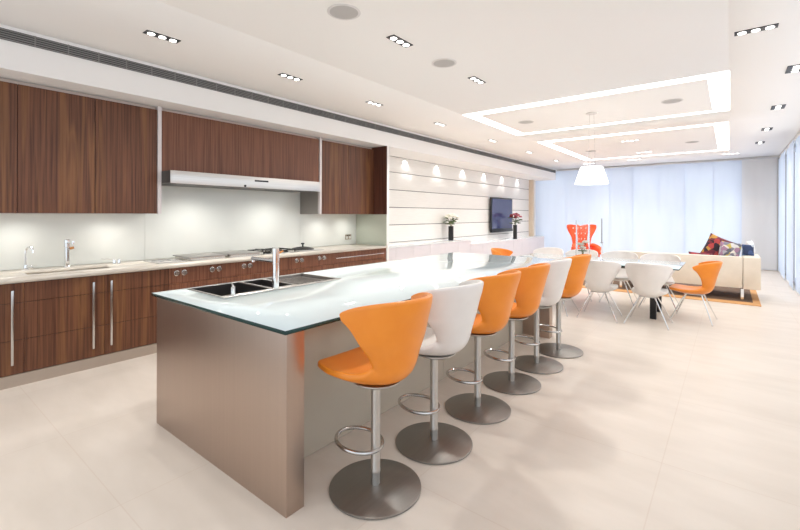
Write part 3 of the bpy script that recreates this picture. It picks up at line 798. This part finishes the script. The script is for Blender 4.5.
CZ = .36
def make_chair(mat, label, loc, rz):
    root = thing('dining_chair', (0, 0, 0), label, 'chair', 'dining chairs around the glass table')
    s = shell('seat_shell', mat, root)
    for v in s.bm.verts: v.co.z += CZ
    s.build('seat_shell', mat, root, sharp=80, local=True, subsurf=1)
    for sx in (-1, 1):
        for sy in (-1, 1):
            top = Vector((sx * .085, sy * .09 - .01, CZ + .012)); ft = Vector((sx * .25, sy * .235, .012))
            m = MB(); m.tube([top, top.lerp(ft, .5), ft], [.009, .0085, .007], 10); m.cyl(ft - Vector((0, 0, .012)), ft + Vector((0, 0, .004)), .0105, seg=12)
            m.build('leg', 'chrome', root, local=True)
    m = MB(); m.box(-.10, .10, -.12, .10, CZ + .004, CZ + .018, bevel=.006); m.build('seat_bracket', 'steel_matt', root, local=True)
    root.location = loc; root.rotation_euler = (0, 0, rz)
    return root
cw = make_chair('white_leather', 'white dining chair with its back to the island side, beside the orange end chair', (-.855, 6.45, 0), 0)
co = make_chair('orange_leather', 'orange dining chair at the table end in front of the cream sofa', (-.395, 7.06, 0), radians(86))
for loc, rz, t in (((-1.45, 6.41, 0), 3, 'white dining chair seen from behind, in the middle of the front row at the table'),
                   ((-2.05, 6.38, 0), -3, 'white dining chair mostly hidden behind the last bar stools'),
                   ((-2.64, 7.72, 0), 180, 'white dining chair at the far side of the table, closest to the television wall'),
                   ((-2.05, 7.70, 0), 177, 'white dining chair at the far side of the table, before the orange wing chair'),
                   ((-1.45, 7.72, 0), 181, 'white dining chair at the far side of the table, right of the grey candle'),
                   ((-.87, 7.70, 0), 180, 'white dining chair at the far side of the table, closest to the sofa')):
    o = copy_thing(cw, t); o.location = loc; o.rotation_euler = (0, 0, radians(rz))
o = copy_thing(co, 'orange dining chair at the table end by the television wall, behind the island'); o.location = (-3.14, 7.13, 0); o.rotation_euler = (0, 0, radians(-88))

# dining table
TX0, TX1, TY0, TY1 = -2.84, -.52, 6.52, 7.58
tb = thing('dining_table', ((TX0 + TX1) / 2, 7.05, 0), 'glass topped dining table with black square legs', 'table')
m = MB(); m.slab(TX0, TX1, TY0, TY1, .728, .742, (), 0, 1); m.build('tabletop', ['table_glass', 'glass_edge'], tb)
MB().slab(TX0 + .12, TX1 - .12, TY0 + .12, TY1 - .12, .69, .7275, [(TX0 + .17, TX1 - .17, TY0 + .17, TY1 - .17)]).build('under_frame', 'dark_steel', tb)
for x in (-.84, -2.5):
    for y in (6.785, 7.335): MB().box(x - .038, x + .038, y - .038, y + .038, 0, .69, bevel=.002).build('leg', 'black', tb)
gx, gy = -1.84, 7.02
tag(MB().lathe([(0, 0), (.10, 0), (.104, .004), (.104, .62), (.1005, .62), (.1005, .012), (0, .012)], (gx, gy, .7425), 40).build('glass_vase', 'clear_glass'), 'tall clear glass cylinder vase on the dining table', 'vase')
fl = thing('lily_stem', (gx, gy, .755), 'white lily standing inside the tall glass vase', 'flowers')
m = MB()
for (hx, hz, q) in ((-.03, .98, 0), (.045, 1.02, .5), (.0, .93, 1.0)):
    for k in range(5):
        a = k * 2 * pi / 5 + q; m.sphere((gx + hx + .026 * cos(a), gy + .026 * sin(a), hz + .01 * (k % 2)), .03, 10, 0, (1, 1, .6))
m.build('petals', 'petal_white', fl)
m = MB()
for (hx, hz) in ((-.03, .985), (.045, 1.025), (.0, .935)): m.sphere((gx + hx, gy - .01, hz + .012), .014, 8)
m.build('centre', 'rug_tan', fl)
m = MB()
for (hx, hz) in ((-.03, .975), (.045, 1.015), (.0, .925)): m.tube([(gx, gy, .757), (gx + hx * .3, gy, .85), (gx + hx, gy, hz)], .005, 8)
m.build('stems', 'leaf', fl)
m = MB()
for k in range(4): m.sphere((gx + .04 * cos(k * 1.6), gy + .04 * sin(k * 1.6), .88), .034, 8, 0, (1, .6, .3))
m.build('leaves', 'leaf', fl)
cx_, cy_ = -1.56, 7.02
cs = tag(MB().lathe([(0, 0), (.045, 0), (.045, .006), (.01, .02), (.008, .10), (.016, .14), (.008, .18), (.010, .25), (.02, .268), (.02, .285), (.014, .285), (.012, .27), (0, .268)], (cx_, cy_, .7425), 24).build('candlestick', 'clear_glass'), 'clear glass candlestick on the dining table under the grey candle', 'candlestick')
tag(MB().lathe([(0, 0), (.0095, 0), (.0085, .37), (.004, .385), (0, .39)], (cx_, cy_, 1.0115), 16).build('taper_candle', 'candle_grey'), 'tall grey taper candle standing above the dining table', 'candle')

# pendant lamp
px_, py_ = -1.657, 6.8
pl = thing('pendant_lamp', (px_, py_, 1.92), 'glowing white conical pendant lamp hanging over the dining table', 'pendant lamp')
MB().lathe([(.236, 0), (.158, .25), (.150, .256), (0, .256), (0, .25), (.148, .25), (.228, .0), (.236, 0)], (px_, py_, 1.925), 48).build('shade', 'pendant_glow', pl)
MB().lathe([(0, 0), (.223, 0), (.223, .004), (0, .004)], (px_, py_, 1.935), 48).build('diffuser', 'pendant_glow', pl)
for dx in (-.05, .05): MB().tube([(px_ + dx, py_, 2.18), (px_ + dx * .6, py_, 2.99)], .0022, 6).build('cable', 'steel_smooth', pl)
MB().lathe([(0, 0), (.085, 0), (.085, .012), (0, .012)], (px_, py_, 2.9875), 28).build('canopy', 'speaker_rim', pl)

# ------------------------------------------------------------------ lounge
tag(MB().box(-2.95, .394, 8.76, 11.3, .001, .012, 0).box(-2.7, .30, 9.0, 11.1, .0121, .014, 1).build('area_rug', ['rug_tan', 'rug_brown_shade']), 'tan bordered rug, its dark middle painted as shade under the cream sofa', 'rug')
sf = thing('sofa', (-.68, 9.55, .015), 'cream leather sofa on slim metal legs, seen from behind', 'sofa')
MB().box(-1.75, .168, 9.12, 9.28, .215, .742, bevel=.012).build('backrest', 'cream_leather', sf)
MB().box(.176, .403, 9.12, 10.05, .205, .744, bevel=.012).build('arm', 'cream_leather', sf)
MB().box(-1.75, .172, 9.285, 10.05, .215, .33, bevel=.01).build('seat_base', 'cream_leather', sf)
for a, b in ((-1.745, -.79), (-.786, .170)): MB().box(a, b, 9.285, 10.06, .332, .46, bevel=.03, seg=3).build('seat_cushion', 'cream_leather', sf)
for x, y in ((.165, 9.135), (.165, 10.0), (-1.68, 9.135), (-1.68, 10.0)): MB().box(x - .02, x + .02, y - .01, y + .01, .0145, .206).build('leg', 'chrome', sf)
def cushion(c, w, h, t, rot, mat, label, seed=0):
    m = MB(); b = m.bm; n = 14; A, B = [], []
    def prof(u, v): return t / 2 * (max(0, 1 - abs(u) ** 2.6) * max(0, 1 - abs(v) ** 2.6)) ** .55
    for i in range(n + 1):
        ra, rb = [], []
        for j in range(n + 1):
            u, v = 2 * i / n - 1, 2 * j / n - 1
            pin = 1 - .07 * (1 - u * u) * abs(v) ** 2 ; pin2 = 1 - .07 * (1 - v * v) * abs(u) ** 2
            x, z = u * w / 2 * pin2, v * h / 2 * pin
            pa = b.verts.new((x, -prof(u, v), z)); edge = i in (0, n) or j in (0, n)
            ra.append(pa); rb.append(pa if edge else b.verts.new((x, prof(u, v), z)))
        A.append(ra); B.append(rb)
    for i in range(n):
        for j in range(n):
            b.faces.new((A[i][j], A[i + 1][j], A[i + 1][j + 1], A[i][j + 1])); b.faces.new((B[i][j], B[i][j + 1], B[i + 1][j + 1], B[i + 1][j]))
    o = m.build('cushion', mat, None, sharp=70, local=True)
    o.location = c; o.rotation_euler = tuple(radians(a) for a in rot)
    return tag(o, label, 'cushion', 'cushions on the sofa')
cushion((-.15, 9.56, .80), .50, .50, .14, (-14, 24, 0), 'fabric_maroon', 'maroon and yellow patterned cushion, topmost on the sofa back')
cushion((-.02, 9.375, .735), .31, .50, .11, (-6, 9, 0), 'fabric_grey', 'grey and white patterned cushion leaning in front of the maroon one')
cushion((.245, 9.45, .846), .17, .20, .07, (-6, 0, 8), 'fabric_blue', 'small blue cushion resting on the sofa arm beside the grey patterned one')
cushion((.285, 9.74, .868), .40, .25, .10, (-8, 0, 78), 'fabric_white', 'plain white cushion resting on the sofa arm')
cushion((-.43, 9.375, .62), .36, .31, .09, (-8, 2, 0), 'fabric_maroon', 'low dark patterned cushion barely showing over the sofa back')

# wing chair
wc = thing('wing_chair', (0, 0, 0), 'orange buttoned wing chair in front of the far blinds', 'armchair')
b = bmesh.new(); F, K = [], []
HW = [(0, .27), (.2, .255), (.4, .25), (.58, .28), (.75, .38), (.9, .44), (1, .43)]
n, NU = 20, 12
for i in range(n + 1):
    v = i / n; z = .36 + v * .83; yb = -.22 - .16 * v; w = interp(HW, v); e = .10 + .16 * max(0, v - .35)
    fr, bk = [], []
    for j in range(-NU, NU + 1):
        u = j / NU; p = 1.0
        x = w * sin(u * p) / sin(p); o = e * (1 - cos(u * p)) / (1 - cos(p)); dz = -.05 * (1 - abs(u)) ** 2 * (v > .9) - .02 * abs(u) ** 6 * v
        T = Vector((w * cos(u * p), e * sin(u * p) * sin(p) / (1 - cos(p)), 0)).normalized(); N = Vector((-T.y, T.x, 0))
        tuft = .012 * sin(u * 9) * sin(v * 16)
        pt = Vector((x, yb + o, z + dz)); fr.append(pt + N * tuft); bk.append(pt - N * .07)
    F.append([b.verts.new(q) for q in fr]); K.append([b.verts.new(q) for q in bk])
for i in range(n):
    for j in range(2 * NU):
        b.faces.new((F[i][j], F[i][j + 1], F[i + 1][j + 1], F[i + 1][j])); b.faces.new((K[i][j + 1], K[i][j], K[i + 1][j], K[i + 1][j + 1]))
    for j in (0, 2 * NU): b.faces.new((F[i][j], F[i + 1][j], K[i + 1][j], K[i][j]) if j == 0 else (F[i + 1][j], F[i][j], K[i][j], K[i + 1][j]))
for i in (0, n):
    for j in range(2 * NU): b.faces.new((F[i][j + 1], F[i][j], K[i][j], K[i][j + 1]) if i == 0 else (F[i][j], F[i][j + 1], K[i][j + 1], K[i][j]))
bmesh.ops.recalc_face_normals(b, faces=b.faces)
m = MB(); m.bm.free(); m.bm = b; m.build('backrest', 'red_felt', wc, sharp=80, local=True, subsurf=1)
for v in (.5, .68, .86):
    for u in (-.5, 0, .5):
        z = .36 + v * .83; w = interp(HW, v); e = .10 + .16 * max(0, v - .35); p = 1.0
        MB().sphere((w * sin(u * p) / sin(p), -.22 - .16 * v + e * (1 - cos(u * p)) / (1 - cos(p)) + .012, z), .024, 10).build('button', 'button', wc, local=True)
MB().box(-.27, .27, -.20, .36, .30, .44, bevel=.05, seg=3).build('seat_cushion', 'red_felt', wc, local=True)
for s in (-1, 1):
    m = MB(); m.tube(catmull([(s * .27, -.19, .60), (s * .32, -.02, .60), (s * .36, .18, .56), (s * .37, .34, .50), (s * .33, .38, .40)], 5), [.045, .05, .055, .058, .06, .06, .06, .06, .06, .06, .06, .06, .06, .06, .06, .058, .055, .052, .05, .046, .04], 14)
    m.build('arm', 'red_felt', wc, local=True)
    m = MB(); m.box(s * .32 - .035, s * .32 + .035, -.18, .34, .30, .56, bevel=.03, seg=3); m.build('side_panel', 'red_felt', wc, local=True)
MB().cyl((0, .06, .05), (0, .06, .30), .028).build('post', 'chrome', wc, local=True)
for k in range(4):
    a = pi / 4 + k * pi / 2
    m = MB(); m.tube([(0, .06, .06), (.16 * cos(a), .06 + .16 * sin(a), .045), (.32 * cos(a), .06 + .32 * sin(a), .014)], [.02, .017, .012], 10); m.build('leg', 'chrome', wc, local=True)
wc.location = (-3.17, 12.25, 0); wc.scale = (.86, .86, 1); wc.rotation_euler = (0, 0, radians(180 + 36))

# ------------------------------------------------------------------ lamps, sky and window portals
def spot(x, y, z, w, size=120, blend=.8, col=(1, .97, .935), r=.06, tilt=(0, 0)):
    l = bpy.data.lights.new('downlight_beam', 'SPOT'); l.energy = w; l.spot_size = radians(size); l.spot_blend = blend
    l.color = col; l.shadow_soft_size = r
    o = bpy.data.objects.new('downlight_beam', l); COL.objects.link(o); o.location = (x, y, z); o.rotation_euler = (*map(radians, tilt), 0)
def strip(x, y, z, sx, sy, w, col=(1, .96, .9), rot=(0, 0, 0)):
    l = bpy.data.lights.new('strip_light', 'AREA'); l.shape = 'RECTANGLE'; l.size = sx; l.size_y = sy; l.energy = w; l.color = col
    o = bpy.data.objects.new('strip_light', l); COL.objects.link(o); o.location = (x, y, z); o.rotation_euler = tuple(map(radians, rot))
for y in LY: spot(-3.9, y, 2.975, 45 if y < 5 else 100)
for x, y in ((-2.318, 2.925), (-2.29, 4.32)): spot(x, y, 2.975, 60)
for x, y in ((.165, 4.57), (.54, 6.03), (.535, 8.03), (.515, 9.95), (.495, 11.7)): spot(x, y, 2.975, 45)
for x, y in ((-2.3, 1.3), (-2.3, -.6), (-3.9, .1), (-3.9, -1.4)): spot(x, y, 2.975, 30)  # unseen beams nearer the camera, no fittings modelled
for x, y in ((.3, 2.9), (.3, 1.2), (.3, -.8)): spot(x, y, 2.975, 8)  # unseen beams towards the side wall, no fittings modelled
for x, y in ((-1.64, 9.78), (-1.66, 11.76), (-2.1, 13.19), (.01, 13.36), (-3.34, 13.4)): spot(x, y, 2.975, 65)
for y in (6.92, 8.12, 9.32, 10.52, 11.68, 12.85): spot(-5.352, y + .08, 2.634, 11, 105, .7, r=.02)   # scallops on the panelled wall
for y in (.15, .85, 1.6): spot(-5.18, y, 1.445, 9, 170, 1.0, (1, .98, .94), .08)
for y in (4.62, 5.2): spot(-5.18, y, 1.445, 9, 170, 1.0, (1, .98, .94), .08)
for y in (2.5, 3.6): spot(-4.95, y, 1.775, 30, 165, 1.0, (1, .98, .94), .05)

w = bpy.data.worlds.new('World'); scene.world = w; w.use_nodes = True
bg = w.node_tree.nodes['Background']; bg.inputs[0].default_value = (.86, .92, 1.0, 1); bg.inputs[1].default_value = 1.3
def portal(c, sx, sy, rot):
    l = bpy.data.lights.new('window_portal', 'AREA'); l.shape = 'RECTANGLE'; l.size = sx; l.size_y = sy; l.cycles.is_portal = True
    o = bpy.data.objects.new('window_portal', l); COL.objects.link(o); o.location = c; o.rotation_euler = tuple(map(radians, rot))
portal((XR + .19, (YN + 9.55) / 2, 1.96), 1.93, 9.55 - YN, (0, 90, 0))  # guides sky light through the added side openings
portal((XR + .19, (YF + 9.55) / 2, 1.46), 2.9, YF - 9.55, (0, 90, 0))
portal((-2.1, YN - .19, 1.6), 6.0, 2.68, (90, 0, 0))  # guides sky light through the added rear opening
portal((-2.4, YF + .29, 1.46), 6.0, 2.9, (-90, 0, 0))

# ------------------------------------------------------------------ camera
yaw, roll, f = radians(-38.33), radians(.163), 417.5
cs_, sn_ = cos(yaw), sin(yaw)
fwd = Vector((sn_, cs_, 0)); rt = Vector((cs_, -sn_, 0)); up = Vector((0, 0, 1))
R_ = rt * cos(roll) + up * sin(roll); U_ = up * cos(roll) - rt * sin(roll)
cam = bpy.data.cameras.new('Camera'); co_ = bpy.data.objects.new('Camera', cam); COL.objects.link(co_)
M = Matrix((R_, U_, -fwd)).transposed().to_4x4(); M.translation = Vector((0, 0, 1.45)); co_.matrix_world = M
cam.sensor_fit = 'HORIZONTAL'; cam.sensor_width = 36; cam.lens = f * 36 / 800; cam.shift_x = 0; cam.shift_y = (214.38 - 265) / 800
cam.clip_start = .05
scene.camera = co_
vs = scene.view_settings; vs.view_transform = 'Standard'; vs.look = 'None'; vs.exposure = 0.3; vs.gamma = 1; vs.use_curve_mapping = False
scene.cycles.max_bounces = 12; scene.cycles.diffuse_bounces = 8; scene.cycles.transmission_bounces = 8; scene.cycles.sample_clamp_indirect = 6
